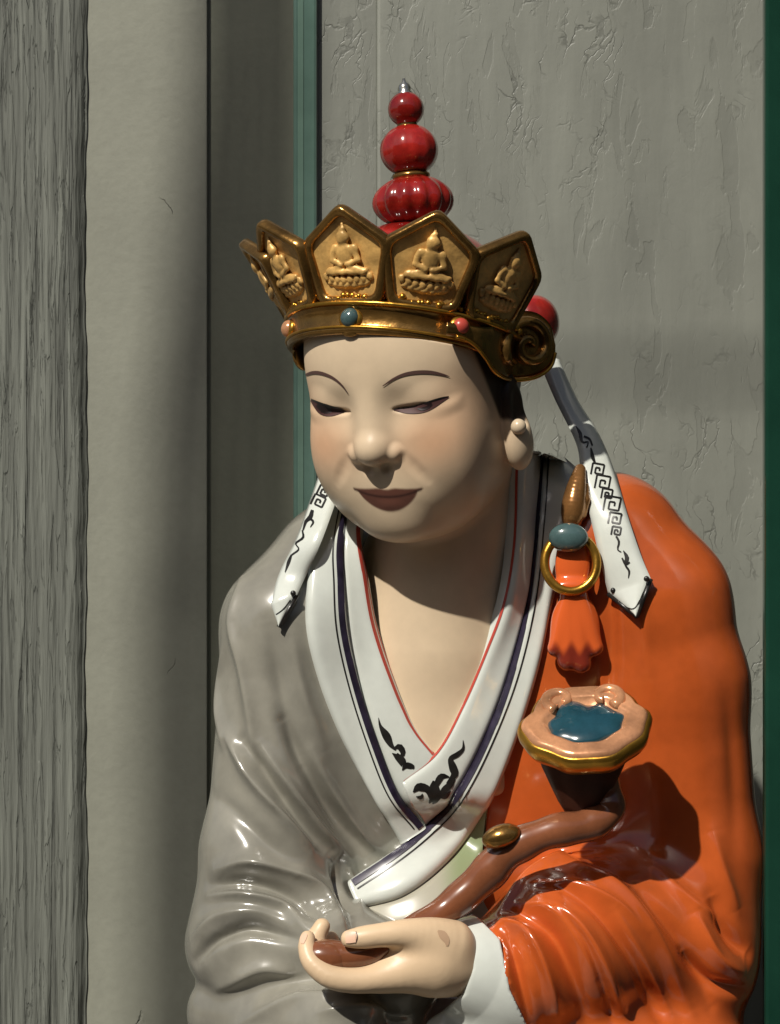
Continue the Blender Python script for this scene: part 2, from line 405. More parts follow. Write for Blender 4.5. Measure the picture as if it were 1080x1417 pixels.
slab_px('wall_board', 430, 522, WY + 7, WY + 40, TOP, GZ, MB_)
slab_px('wall_board', 521.6, 1125, WY, WY + 40, TOP, GZ, MB_, bevel=6.0)
tag(mk('added_side_wall', *box(668, 730, -420, WY - 2, GZ - 1, TOP), MN_, None, smooth=False, bevel=4), kind='structure')  # added dark wall, out of view, cuts the fill light from the right
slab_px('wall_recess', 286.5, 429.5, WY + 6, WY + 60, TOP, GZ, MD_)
slab_px('wall_plaster', 60, 287, WY - 4, WY + 60, TOP, GZ, MP_)
tag(mk('added_front_wall', *box(-14000, 14000, -8600, -8100, GZ - 3, GZ + 6600), MN2_, None, smooth=False), kind='structure')  # added wall behind the camera, blocks low sky to deepen the shade
# rough sawn post at the side, its grain cut into the mesh
def wood_post():
    xa, xb = W(-420, 0, WY - 18)[0], W(118, 0, WY - 18)[0]
    nx, nz = 420, 360; z0, z1 = -1000.0, 1000.0
    X, Z = np.meshgrid(np.linspace(xa, xb, nx), np.linspace(z0, z1, nz), indexing='ij')
    r = np.random.default_rng(3); H = np.zeros_like(X)
    for k in range(46):
        f = r.uniform(0.10, 0.75); a = r.uniform(0.5, 1.6) / (1 + 2 * f); ph = r.uniform(0, 6.3); wob = r.uniform(2, 9) ; wl = r.uniform(0.002, 0.012)
        H += a * np.sin(f * (X + wob * np.sin(wl * Z + r.uniform(0, 6))) + ph) * (0.55 + 0.45 * np.sin(r.uniform(0.003, 0.02) * Z + r.uniform(0, 6)))
    H = np.clip(H * 0.32, -4, 3)
    edge = 2.0 * np.sin(0.009 * Z + 1) + 1.0 * np.sin(0.031 * Z) + 0.6 * np.sin(0.09 * Z + 2)
    t = (X - xa) / (xb - xa); Xd = X + edge * t ** 8
    Y = WY - 18 - H + 12 * sst(0.965, 1.0, t) ** 2
    V = np.stack([Xd, Y, Z], -1).reshape(-1, 3)
    i, j = np.meshgrid(np.arange(nx - 1), np.arange(nz - 1), indexing='ij'); a = (i * nz + j).ravel()
    F = np.stack([a, a + nz, a + nz + 1, a + 1], 1)
    # back, sides, ends
    n0 = len(V); Vb = V.copy(); Vb[:, 1] = WY + 60
    ring = np.concatenate([np.arange(nz), np.arange(1, nx) * nz + nz - 1, (nx - 1) * nz + np.arange(nz - 2, -1, -1), np.arange(nx - 2, 0, -1) * nz])
    B = Vb[ring]; R = np.arange(len(ring)); R2 = (R + 1) % len(ring)
    F2 = np.stack([ring[R], ring[R2], n0 + R2, n0 + R], 1)
    return np.vstack([V, B]), np.vstack([F, F2])
tag(mk('timber_post', *wood_post(), MW_), 'weathered grey timber post with deep vertical grain beside the pale plaster', 'post')
# glass edges of the display case
MG_ = mat('green_glass_edge', s2l(110, 140, 128), 0.15, coat=0.5, var=0.25, vscale=9, trans=0.2)
MG3_ = mat('pale_green_glass', s2l(112, 140, 126), 0.2, coat=0.5, var=0.2, vscale=9)
MG2_ = mat('dark_green_glass_edge', s2l(28, 66, 52), 0.12, coat=0.5, var=0.25, vscale=9, trans=0.2)
def glass_edge(name, x0, x1, y0, th, m, label):
    a = W(x0, 0, y0)[0]; b = W(x1, 0, y0)[0]; t = empty(name, ((a + b) / 2 * S, y0 * S, CZ + SH * S), label, 'glass')
    mk('pane', *box(a, b, y0, y0 + th, SH - 3, 1100), m, t, smooth=False, bevel=5)
    e = (b - a) * 0.2
    mk('ground_edge', *box(a + e, a + 2.2 * e, y0 - 1.2, y0 + 3, SH - 3, 1100), MG3_, t, smooth=False, bevel=1) if x0 < 600 else None
    return t
glass_edge('glass_pane', 406, 439, WY - 9, 12, MG_, 'narrow green glass edge standing upright behind the shoulder of the grey sleeve')
glass_edge('glass_pane', 1059, 1110, -60, 24, MG2_, 'dark green glass edge standing upright beside the orange sleeve')
# added bamboo screen out of view, shaped to cast the wall's soft shade
def at_sun(px, py, t): return W(px, py, WY) - np.array(SUN) * t
DS = 6200.0
pf = empty('added_shade_screen', (at_sun(310, 700, DS)[0] * S, at_sun(310, 700, DS)[1] * S, 0), 'added bamboo screen, unseen, shaped to throw a soft partial shade on the wall', 'screen')
left_ = [(268, -700), (268, 0), (256, 200), (234, 400), (212, 600), (202, 800), (196, 1417)]
NS = 8
for k in range(NS):
    P = np.array([at_sun(l + (428 - l) * (k + 0.5) / NS, y_, DS) for l, y_ in left_]); P = np.vstack([P, P[-1] * A(1, 1, 0) + A(0, 0, GZ)])
    R_ = np.array([(428 - l) / NS * 0.36 * 1.186 for l, y_ in left_] + [11.0]); PR = cr(np.column_stack([P, R_]), 40)
    mk('cane', *tube(PR[:, :3], PR[:, 3], 10), MW_, pf)
mk('cross_cane', *tube([at_sun(330, 512, DS), at_sun(1500, 520, DS)], 11, 12), MW_, pf)

# ------------------------------------------------------------------ the figure
root = empty('porcelain_figure', (0.01, 0.03, CZ + SH * S), 'glazed porcelain seated monk with gilded crown, grey and orange robe, holding a sceptre', 'statue')

# ---- head
def rx(a): c, s = math.cos(a), math.sin(a); return np.array([[1, 0, 0], [0, c, -s], [0, s, c]])
def ry(a): c, s = math.cos(a), math.sin(a); return np.array([[c, 0, s], [0, 1, 0], [-s, 0, c]])
def rz(a): c, s = math.cos(a), math.sin(a); return np.array([[c, -s, 0], [s, c, 0], [0, 0, 1]])
rad = math.radians
YAW = rad(-27); BOW = rad(15); ROLL = rad(-1.5)
HR = ry(ROLL) @ rz(YAW) @ rx(BOW)
HC = W(577, 537, -75)
def eye_line(x): return 6 + 0.0020 * (x - 62) ** 2 + 0.09 * (x - 62)
def mouth_line(x): return -113 + 0.0042 * x ** 2 - 0.04 * x
CR_T = rad(-9); RB = 152.0           # the crown's tilt and radius
KR = ry(rad(2.5)) @ rz(YAW) @ rx(CR_T); KC = W(557, 494, -82)
def head_local(p): return (p - HC) @ HR
def hw(*q): return HC + HR @ A(*q)
def face_f(p):
    q = head_local(p); m = q.copy(); m[:, 0] = np.sqrt(q[:, 0] ** 2 + 4)
    d = ell(q, (0, 8, 46), (150, 158, 165))
    d = sm(d, ell(q, (0, -32, -60), (130, 106, 124)), 40)
    d = sm(d, ell(q, (0, -66, -122), (101, 64, 66)), 40)
    d = sm(d, ell(m, (60, -76, -64), (58, 56, 58)), 46)          # cheeks
    d = sm(d, ell(q, (0, -105, -154), (46, 26, 27)), 26)         # chin
    d = sm(d, ell(q, (0, 12, -84), (118, 100, 100)), 30); d = smx(d, m[:, 0] - 134, 30)           # back of the jaw
    d = smx(d, -ell(m, (46, -176, 2), (36, 34, 26)), 24)         # inner eye hollows
    ze = eye_line(m[:, 0])
    u = m.copy(); u[:, 2] = m[:, 2] - ze
    lid = ell(m, (59, -88, 15), (42, 42, 33))                    # upper lid, cut along its edge
    lid = smx(lid, -(u[:, 2] - 1.0), 3)
    d = sm(d, lid, 10)
    d = sm(d, ell(u, (64, -98, -16), (42, 27, 14)), 10)          # lower lid
    d = smx(d, -ell(u, (61, -138, -4), (32, 10, 4.5)), 4)        # slit
    d = sm(d, cap(q, A(0, -121, 44), A(0, -144, -38), 16, 20), 22)   # nose
    d = sm(d, ell(q, (0, -152, -50), (20, 18.5, 17.5)), 18)
    d = sm(d, ell(m, (27, -138, -54), (14.5, 17, 14.5)), 5)
    d = smx(d, -ell(m, (13, -150, -76), (8, 12, 9)), 6)
    d = sm(d, ell(q, (0, -108, -112), (60, 28, 38)), 28)         # mouth mound
    u = q.copy(); u[:, 0] -= 8; u[:, 2] = q[:, 2] - mouth_line(u[:, 0]); u[:, 1] -= 0.007 * u[:, 0] ** 2
    d = sm(d, ell(u, (0, -126, 6), (44, 14, 8)), 8)
    d = sm(d, ell(u, (0, -127, -10), (35, 15, 11)), 7)
    d = smx(d, -chain(m, [A(43, -151, -61), A(52, -149, -73), A(60, -146.5, -84), A(67, -145, -94)], [0.5, 2.4, 1.8, 0.1]), 13)  # smile crease
    return d
EAR = [((134, 4, -34), (12, 25, 46)), ((138, -2, -80), (20, 26, 38))]
def ear_f(p):
    q = head_local(p); q[:, 0] = np.abs(q[:, 0])
    d = ell(q, *EAR[0]); d = sm(d, ell(q, *EAR[1]), 16)
    d = smx(d, -ell(q, (148, -2, -34), (9, 13, 26)), 8)
    return d
def chest_f(p):
    d = smx(ell(p, W(606, 1020, 75), (168, 135, 330)), W(0, 1105, -50)[2] - p[:, 2], 16)
    return sm(d, cap(p, W(618, 640, 0), W(615, 870, 50), 98, 106), 50)
def skin_f(p):
    k = (p - KC) @ KR; lim = np.hypot(k[:, 0], k[:, 1] / 1.02) - (RB - 3) - np.maximum(0, -5 - k[:, 2]) * 3
    return sm(sm(smx(face_f(p), lim, 4), ear_f(p), 7), chest_f(p), 16)
V, F = nets(skin_f, W(400, 1300, -240), W(850, 340, 230), 3.2)
q = head_local(V)
def blob(c, r): return np.exp(-(((q - A(*c)) / A(*r)) ** 2).sum(1))
C = np.tile(s2l(212, 190, 160), (len(V), 1))
def lay(C, colr, a): return C * (1 - a[:, None]) + np.array(s2l(*colr)) * a[:, None]
qs = q.copy(); mq = q.copy(); q0 = q; q = mq; q[:, 0] = np.abs(q[:, 0])
C = lay(C, (196, 138, 100), np.clip(0.62 * blob((76, -110, -45), (48, 90, 40)), 0, 1))
C = lay(C, (200, 150, 112), 0.5 * blob((110, -60, 0), (40, 80, 60)))
hd = (V[:, 2] > W(0, 760)[2])
hl = np.interp(q[:, 2], [-70, -40, 0, 40, 80, 130], [0, -26, -46, -64, -80, -96])
hair = sst(-5, 5, q[:, 1] - hl) * sst(-62, -44, q[:, 2]) * hd  # dark hair; on the upper ear it stands for the scroll's shade
hair = np.maximum(hair, sst(46, 60, q[:, 1]) * sst(-150, -120, q[:, 2]) * hd)
hair = np.maximum(hair, sst(0, 6, ((V - KC) @ KR)[:, 2]))
C = lay(C, (58, 44, 34), np.clip(hair, 0, 1))
lx = q0[:, 0] * 0; lx = qs[:, 0] - 8; zl = mouth_line(lx)
lipw = np.clip(1 - (lx / 51) ** 2, 0, 1)
dz = q[:, 2] - zl
up = 14.5 * np.clip(1 - np.abs(lx) / 51, 0, 1) ** 0.85 * (1 - 0.30 * np.exp(-(lx / 9) ** 2)) + 0.3; dn = 20 * np.clip(1 - (lx / 42) ** 2, 0, 1) ** 0.7 + 0.3
lip = sst(2.0, -2.0, dz - up) * sst(-2.0, 2.0, dz + dn) * (np.abs(lx) < 50) * (q[:, 1] < -110)
C = lay(C, (82, 38, 30), np.clip(lip, 0, 1) * 0.95)  # lip brown, darkened for the nose's shadow over the mouth
C = lay(C, (48, 26, 22), np.exp(-(dz / 1.8) ** 2) * (np.abs(lx) < 49) * (q[:, 1] < -100) * 0.85)
body = mk('skin_body', V, F, M['skin'], root, colors=C)
skinS = Surf((V, F))
q = q0

# ---- robes
def xat(tab):
    t = np.array(sorted(tab, key=lambda r: r[0]), float)
    return lambda py: np.interp(py, t[:, 0], t[:, 1])
GE = xat([(600, 470), (760, 452), (870, 450), (960, 478), (1060, 525), (1140, 600), (1200, 650), (1420, 660)])
OE = xat([(600, 760), (700, 752), (760, 735), (860, 715), (960, 685), (1060, 645), (1120, 620), (1180, 628), (1250, 632), (1270, 660), (1300, 690), (1370, 704), (1420, 728), (1600, 728)])
def grey_f(p):
    d = ell(p, W(500, 1000, 95), (185, 150, 330))
    d = sm(d, chain(p, [W(462, 790, 40), W(402, 868, 22), W(378, 1170, -5)], [84, 92, 92], 30), 45)
    d = sm(d, cap(p, W(375, 1190, -5), W(365, 1300, -30), 92, 100), 40)
    d = sm(d, cap(p, W(365, 1290, -40), W(540, 1350, -110), 88, 70), 40)
    d = sm(d, ell(p, W(450, 1490, -60), (190, 190, 115)), 40)
    d = sm(d, cap(p, W(318, 1312, -40), W(450, 1300, -140), 56, 36), 16)
    d = sm(d, cap(p, W(318, 1400, -40), W(470, 1420, -170), 58, 56), 14)
    px, py = pix(p)
    d = np.maximum(d, (px - GE(py)) * 0.8)
    return d
def orange_f(p):
    d = sm(ell(p, W(760, 1010, 100), (200, 150, 340)), cap(p, W(690, 690, 80), W(830, 742, 60), 62, 80), 30)
    d = sm(d, chain(p, [W(848, 768, 45), W(900, 838, 33), W(928, 950, 24), W(951, 1180, 10)], [107, 110, 106, 98], 24), 50)
    d = sm(d, cap(p, W(952, 1200, 10), W(945, 1330, -20), 98, 102), 40)
    d = sm(d, cap(p, W(930, 1290, -30), W(790, 1300, -110), 105, 104), 40)
    d = sm(d, cap(p, W(790, 1310, -110), W(705, 1350, -150), 100, 82), 30)
    d = sm(d, ell(p, W(830, 1480, -40), (215, 190, 130)), 40)
    px, py = pix(p)
    d = np.maximum(d, (OE(py) - px) * 0.8)
    return d
def back_f(p):
    d = ell(p, W(640, 1050, 150), (330, 150, 400))
    return sm(d, ell(p, W(640, 1580, 40), (420, 260, 180)), 80)
GV, GF = nets(grey_f, W(230, 1560, -290), W(680, 640, 280), 4.5)
OV, OF = nets(orange_f, W(580, 1560, -290), W(1080, 600, 280), 4.5)
gS = Surf((GV, GF))
GFOLD = [
    ([(335, 800), (322, 860), (338, 930), (350, 1010), (352, 1060)], 9, 13), ([(308, 900), (303, 980), (312, 1040)], 6, 14),
    ([(316, 1020), (350, 1075), (395, 1130), (432, 1172)], 15, 12), ([(362, 1030), (398, 1085), (440, 1145), (486, 1190)], 14, 12),
    ([(338, 1025), (372, 1080), (415, 1135), (455, 1178)], -14, 12), ([(392, 1000), (430, 1070), (470, 1135), (510, 1185)], -16, 13),
    ([(430, 1040), (462, 1100), (500, 1150), (535, 1180)], 12, 12), ([(372, 860), (385, 930), (400, 1000), (420, 1060)], -8, 16), ([(405, 880), (420, 960), (450, 1040)], 7, 15),
    ([(290, 1100), (330, 1130), (380, 1180), (410, 1210)], -7, 16),
    ([(300, 1205), (350, 1192), (410, 1210), (452, 1245), (476, 1285)], 16, 14), ([(292, 1225), (340, 1222), (400, 1238), (440, 1270)], -14, 10),
    ([(290, 1240), (340, 1238), (390, 1252), (430, 1290)], 12, 11), ([(270, 1330), (300, 1300), (350, 1285), (410, 1300)], -13, 11),
    ([(266, 1300), (300, 1270), (350, 1262), (400, 1278)], 8, 12), ([(330, 1420), (400, 1385), (470, 1375)], 8, 14), ([(300, 1370), (360, 1340), (410, 1345)], 9, 14),
    ([(478, 1200), (492, 1230), (500, 1262)], 10, 10), ([(460, 1195), (470, 1230), (482, 1262)], -10, 9), ([(440, 1400), (500, 1395), (560, 1405)], 8, 10)]
GV = folds(GV, GF, gS, GFOLD); mk('grey_robe', GV, GF, M['grey'], root)
oS = Surf((OV, OF))
OFOLD = [
    ([(692, 1262), (735, 1210), (790, 1185), (840, 1178)], 10, 14), ([(690, 1275), (730, 1290), (755, 1340), (775, 1417)], 16, 13), ([(715, 1262), (760, 1290), (790, 1345), (815, 1417)], -16, 12),
    ([(740, 1240), (795, 1275), (835, 1340), (865, 1417)], 15, 14), ([(760, 1215), (825, 1255), (875, 1320), (915, 1410)], -13, 14), ([(790, 1190), (860, 1235), (915, 1310), (955, 1400)], 11, 18),
    ([(735, 1225), (790, 1222), (850, 1250), (890, 1290)], 7, 9), ([(760, 1250), (805, 1300), (835, 1360), (850, 1417)], -9, 8), ([(720, 1250), (765, 1262), (800, 1300), (825, 1350)], 8, 8),
    ([(850, 1260), (890, 1330), (925, 1400)], 9, 10), ([(880, 1230), (940, 1300), (985, 1390)], -9, 12), ([(905, 1200), (960, 1250), (1000, 1270)], 7, 12),
    ([(700, 1290), (718, 1340), (735, 1417)], -12, 9), ([(700, 1310), (704, 1360), (716, 1417)], 8, 8),
    ([(985, 1240), (1010, 1290), (1035, 1320)], -16, 14), ([(960, 1262), (990, 1320), (1030, 1350)], 12, 14), ([(950, 1320), (985, 1360), (1035, 1372)], -12, 12),
    ([(1005, 950), (1015, 1060), (1018, 1180)], -3, 18), ([(985, 1150), (1000, 1210), (1020, 1260)], 8, 16), ([(815, 700), (838, 800), (845, 900), (840, 1000)], -7, 14), ([(870, 760), (890, 850), (900, 940)], 5, 18)]
OV = folds(OV, OF, oS, OFOLD); mk('orange_robe', OV, OF, M['orange'], root)
BV, BF = nets(back_f, W(190, 1740, -240), W(1090, 640, 330), 9, sub=0)
mk('robe_back', BV, BF, M['grey'], root)
# ------------------------------------------------------------------ paint strokes and draped bands
def stroke(name, surf, pts, m, parent, lift=0.9, n=None, rows=3):
    P = np.asarray(pts, float); L = np.linalg.norm(np.diff(P[:, :2], axis=0), axis=1).sum()
    n = n or max(8, int(L / 3)); C = cr(P, n); T = nrm(np.gradient(C[:, :2], axis=0)); N = np.stack([-T[:, 1], T[:, 0]], 1)
    V = []; k = 0
    for i in range(n):
        row = []
        for r in range(rows):
            h, no = surf.hit(*(C[i, :2] + N[i] * (r / (rows - 1) - 0.5) * max(C[i, 2], 0.3)))
            if h is not None: row.append(h + no * lift)
        if len(row) == rows: V += row; k += 1
    if k < 3: return None
    F = [(i * rows + r, i * rows + r + 1, (i + 1) * rows + r + 1, (i + 1) * rows + r) for i in range(k - 1) for r in range(rows - 1)]
    return np.array(V), F
def paint(name, surf, strokes, m, parent, lift=0.9):
    b = MB()
    for st in strokes:
        r = stroke(name, surf, st, m, parent, lift)
        if r: b.add(*r)
    if b.n == 0: print('NO STROKE', name); return None
    return mk(name, *b.out(), m, parent)
def trace(f, px, py, y0=-330):
    o = np.array([0, -D, 0.0]); T = np.stack([(np.asarray(px) - 540), np.zeros(len(px)), 708.5 - np.asarray(py)], 1) - o; T = nrm(T)
    t = np.full(len(px), D + y0 - 20.0)
    for _ in range(60):
        t = np.minimum(t + 0.75 * f(o + T * t[:, None]), D + 320)
    p = o + T * t[:, None]; bad = t > D + 300
    return p, bad
def band(inner, outer, f, lift, thick, n=110, nv=14, under=14):
    """a strip of cloth with rounded edges lying on the surface f between two edge lines"""
    I = cr(inner, n); O = cr(outer, n); vs = np.concatenate([[0], np.linspace(0, 1, nv), [1]])
    Pn = I[None] + (O - I)[None] * vs[:, None, None]
    p, bad = trace(f, Pn[..., 0].ravel(), Pn[..., 1].ravel())
    if bad.any():
        good = np.nonzero(~bad)[0]
        for i in np.nonzero(bad)[0]:
            g = good[np.argmin(np.abs(good - i))]; y = p[g, 1]; px, py = Pn.reshape(-1, 2)[i]; p[i] = W(px, py, y)
    N = nrm(grad(f, p, 3.0)); lf = lift + thick * np.clip(1 - np.abs(2 * vs - 1) ** 7, 0, 1); lf[0] = lf[-1] = -under
    p = p + N * np.repeat(lf, n)[:, None]
    nvv = len(vs); F = [(a * n + i, (a + 1) * n + i, (a + 1) * n + i + 1, a * n + i + 1) for a in range(nvv - 1) for i in range(n - 1)]
    F.append(tuple(a * n for a in range(nvv))); F.append(tuple(a * n + n - 1 for a in range(nvv - 1, -1, -1)))
    return p, F
def ribbon(left, right, thick, n=60, nv=7, bulge=3.0, tip=None):
    """solid strap between two edge lines given as px, py, depth"""
    L = cr(left, n); Rr = cr(right, n)
    if tip is not None:
        k = 14; s = np.linspace(0, 1, k + 1)[1:, None]
        L = np.vstack([L, L[-1] + (np.array(tip) - L[-1]) * s]); Rr = np.vstack([Rr, Rr[-1] + (np.array(tip) - Rr[-1]) * s * 0.999]); n = len(L)
    L = Wn(L); Rr = Wn(Rr); V = []
    for i in range(n):
        ac = Rr[i] - L[i]
        tg = L[min(i + 1, n - 1)] + Rr[min(i + 1, n - 1)] - L[max(i - 1, 0)] - Rr[max(i - 1, 0)]
        no = nrm(np.cross(ac, tg)); no = no if no[1] < 0 else -no
        for j in range(nv):
            v = j / (nv - 1); V.append(L[i] + ac * v + no * (thick * 0.5 * (1 - abs(2 * v - 1) ** 6) + bulge * (1 - (2 * v - 1) ** 2)))
        for j in range(nv - 1, -1, -1):
            v = j / (nv - 1); V.append(L[i] + ac * v - no * (thick * 0.5 * (1 - abs(2 * v - 1) ** 6 * 0.9) - bulge * (1 - (2 * v - 1) ** 2)))
    m = 2 * nv; F = [(i * m + j, i * m + (j + 1) % m, (i + 1) * m + (j + 1) % m, (i + 1) * m + j) for i in range(n - 1) for j in range(m)]
    F.append(tuple(range(m - 1, -1, -1))); F.append(tuple((n - 1) * m + j for j in range(m)))
    return np.array(V), F

# ---- face paint
brow_r = [(530, 534, 1.2), (544.5, 524.5, 3), (560, 518, 4.4), (578, 515, 5), (596, 515, 4.6), (612, 518, 3), (622, 521, 1)]
brow_l = [(424, 518.5, 3), (434, 515.5, 4.4), (446, 516.5, 4.6), (461, 522.5, 3.6), (474, 533, 2.2), (483, 545, 0.8)]
for b_ in (brow_r, brow_l): paint('brow', skinS, [b_], M['brow'], body)
eye_r = [(544, 567.5, 1), (556, 568, 6), (570, 567.5, 10), (586, 564, 13), (600, 558.5, 11), (612, 553, 6), (621, 549, 1.5)]
eye_l = [(429, 551, 1), (438, 559, 9), (447, 565.5, 16), (458, 568.5, 15), (470, 569, 9), (480, 569, 1)]
M['eye'] = mat('eye_paint', s2l(78, 52, 50), 0.5, spec=0.3); M['iris'] = mat('iris_paint', s2l(34, 22, 22), 0.4)
for b_ in (eye_r, eye_l): paint('eye', skinS, [b_], M['eye'], body)
paint('iris', skinS, [[(578, 565, 4), (584, 563.5, 9.5), (592, 561, 9.5), (598, 558.5, 5)]], M['iris'], body, 1.2); paint('iris', skinS, [[(440, 560, 5), (446, 564, 12), (454, 567, 12), (460, 568, 6)]], M['iris'], body, 1.2)
paint('lash_line', skinS, [[(a, b - w_ * 0.45, min(2.4, w_ * 0.5)) for a, b, w_ in eye_l]], M['black'], body, 1.4)
paint('lash_line', skinS, [[(a, b - w_ * 0.45, min(2.2, w_ * 0.5)) for a, b, w_ in eye_r]], M['black'], body, 1.3)

# ---- collars
def base_f(p):
    d = sm(chest_f(p), cap(p, W(622, 540, 45), W(615, 800, 45), 112, 128), 40)
    d = sm(d, ell(p, W(500, 1000, 95), (185, 150, 330)), 30); d = sm(d, ell(p, W(760, 1010, 100), (200, 150, 340)), 30)
    d = sm(d, chain(p, [W(462, 790, 40), W(402, 868, 22), W(378, 1170, -5)], [84, 92, 92], 30), 45)
    d = sm(d, chain(p, [W(848, 768, 45), W(900, 838, 33), W(928, 950, 24), W(951, 1180, 10)], [107, 110, 106, 98], 24), 50)
    d = sm(d, ell(p, W(600, 1330, 0), (160, 110, 150)), 60)
    d = sm(d, cap(p, W(690, 690, 80), W(830, 742, 60), 62, 80), 30)
    return d
navL = [(490, 668), (476, 745), (476, 800), (480, 870), (498, 950), (524, 1030), (552, 1098), (587, 1143)]
navR = [(744, 628), (738, 720), (726, 830), (700, 940), (665, 1030), (625, 1103), (587, 1143)]
redL = [(506, 668), (498, 735), (508, 800), (520, 865), (543, 935), (572, 1003), (602, 1044)]
redR = [(714, 622), (713, 660), (710, 750), (697, 830), (672, 900), (640, 975), (604, 1040), (556, 1079)]
outL = [(462, 660), (438, 730), (426, 800), (424, 870), (442, 945), (474, 1025), (515, 1100), (556, 1168)]
navR2 = navR + [(545, 1178), (484, 1219)]
outR = [(806, 668), (786, 745), (762, 850), (742, 940), (708, 1040), (667, 1130), (622, 1192), (562, 1240), (503, 1258)]
bands = []
def collar(name, a, b_, lift, th, label=None):
    V, F = band(a, b_, base_f, lift, th); o = mk(name, V, F, M['white'], root); bands.append(Surf((V, F))); return o
c1 = collar('inner_collar', redL, navL, 1, 6); c2 = collar('inner_collar', redR, navR, 4, 7)
c3 = collar('outer_collar', navL, outL, 7, 7); c4 = collar('outer_collar', navR2, outR, 10, 8)
def wd(pts, w_): return [(a, b_, w_) for a, b_ in pts]
def shift(pts, dx, dy=0): return [(a + dx, b_ + dy) for a, b_ in pts]
paint('red_piping', bands[0], [[(a - 2.5, b_, 3 + 4 * math.sin(math.pi * i / 6.5)) for i, (a, b_) in enumerate(redL)]], M['red'], c1)
paint('red_piping', bands[1], [wd(shift(redR, 2.2, 1), 3)], M['red'], c2)
paint('navy_trim', bands[2], [wd(shift(navL, -5, 2), 8.5)], M['navy'], c3, 1.4); paint('navy_trim', bands[3], [wd([(a + 5, b_ + (0 if b_ < 1000 else 3)) for a, b_ in navR2], 9)], M['navy'], c4, 1.4)
paint('thin_line', bands[2], [wd(shift(navL, -14, 4), 2)], M['black'], c3); paint('thin_line', bands[3], [wd([(a + 16 if b_ < 1000 else a + 11, b_ + (0 if b_ < 1000 else 11)) for a, b_ in navR2], 2)], M['black'], c4)
orn1 = [[(524, 993, 1), (527, 1005, 3), (535, 1018, 8), (541, 1030, 5), (548, 1038, 3)], [(545, 1036, 3), (553, 1033, 6), (558, 1042, 5), (553, 1050, 3)], [(550, 1042, 3), (556, 1052, 8), (563, 1060, 3)],
        [(557, 1066, 2), (562, 1059, 6), (571, 1061, 5), (572, 1064, 2)], [(543, 1042, 2), (550, 1048, 5), (556, 1060, 3)]]
orn2 = [[(641, 1024, 1), (641, 1036, 3), (633, 1044, 5), (624, 1050, 5), (627, 1062, 8), (629, 1072, 7), (618, 1084, 3)], [(622, 1075, 3), (612, 1074, 6), (606, 1082, 6), (604, 1092, 3)],
        [(572, 1096, 3), (580, 1089, 8), (592, 1092, 7), (598, 1104, 6), (594, 1111, 3)], [(600, 1080, 4), (601, 1090, 10), (604, 1104, 8), (599, 1112, 3)], [(608, 1106, 3), (614, 1094, 6), (623, 1086, 6), (630, 1078, 3)],
        [(606, 1100, 3), (616, 1102, 5), (624, 1094, 2)], [(576, 1102, 2), (583, 1103, 4), (585, 1098, 2)]]
fat = lambda O: [[(a, b_, (w_ * 1.35 + 0.3) * (0.35 if i in (0, len(st_) - 1) else 1.0)) for i, (a, b_, w_) in enumerate(st_)] for st_ in O]
paint('scroll_ornament', bands[0], fat(orn1), M['black'], c1); paint('scroll_ornament', bands[1], fat(orn2), M['black'], c2)
V, F = band([(676, 1112), (622, 1190), (562, 1238), (500, 1254)], [(668, 1180), (640, 1236), (590, 1272), (500, 1290)], base_f, 1, 4)
px, py = pix(V); g_ = sst(600, 640, px) * sst(1262, 1222, py + (620 - px) * 0.25)
inr = mk('inner_robe', V, F, mat('inner_robe_glaze', (1, 1, 1), 0.25, paint=True, coat=0.5), root, colors=np.array(s2l(168, 164, 148)) * (1 - g_[:, None]) + np.array(s2l(138, 150, 114)) * g_[:, None])

# ---- ribbons of the crown
rl = [(746, 500, 45), (768, 552, 30), (797, 612, 5), (804, 650, -22), (815, 705, -48), (829, 768, -66), (842, 822, -76)]
rr = [(774, 497, 50), (800, 553, 38), (829, 600, 18), (850, 650, -10), (871, 720, -46), (888, 770, -62), (901, 801, -70)]
o2S = Surf((OV, OF)); g2S = Surf((GV, GF))
def rest(P, sf, gap, k):
    out = []
    for i, (a, b_, y) in enumerate(P):
        h, _ = sf.hit(a, b_)
        if i >= k and h is not None: y = h[1] - gap
        out.append((a, b_, y))
    return out
rl = rest(rl, o2S, 12, 5); rr = rest(rr, o2S, 14, 4); tipR = rest([(882, 854, -84)], o2S, 12, 0)[0]
rb1 = mk('ribbon', *ribbon(rl, rr, 8, bulge=1.2, tip=tipR), M['white'], root)
ll = [(447, 640, 15), (430, 690, -15), (410, 745, -50), (386, 795, -70), (375, 836, -76)]
lr = [(478, 652, -10), (463, 700, -45), (444, 752, -74), (424, 796, -88), (411, 824, -92)]
ll = rest(ll, g2S, 12, 3); lr = rest(lr, g2S, 16, 3); tipL = rest([(386, 868, -92)], g2S, 10, 0)[0]
rb2 = mk('ribbon', *ribbon(ll, lr, 8, bulge=1.2, tip=tipL), M['white'], root)
def surf_of(o):
    V = np.array([v.co[:] for v in o.data.vertices]); org = np.array(ORG[o.name]); V = (V + org - A(0, 0, CZ)) / S
    return Surf((V, [list(p.vertices) for p in o.data.polygons]))
r1S = surf_of(rb1); r2S = surf_of(rb2)
def key(c, s, ang, hand=1):
    q = [(-1, 1), (-1, -1), (1, -1), (1, 0.7), (-0.35, 0.7), (-0.35, -0.3), (0.35, -0.3), (0.35, 0.2)]
    ca, sa = math.cos(ang), math.sin(ang); out = []
    P = [(c[0] + s * (x * hand * ca - y * sa), c[1] + s * (x * hand * sa + y * ca)) for x, y in q]
    for a, b_ in zip(P, P[1:]): out.append([(a[0], a[1], 2.4), ((a[0] + b_[0]) / 2, (a[1] + b_[1]) / 2, 2.4), (b_[0], b_[1], 2.4)])
    return out
ks = []
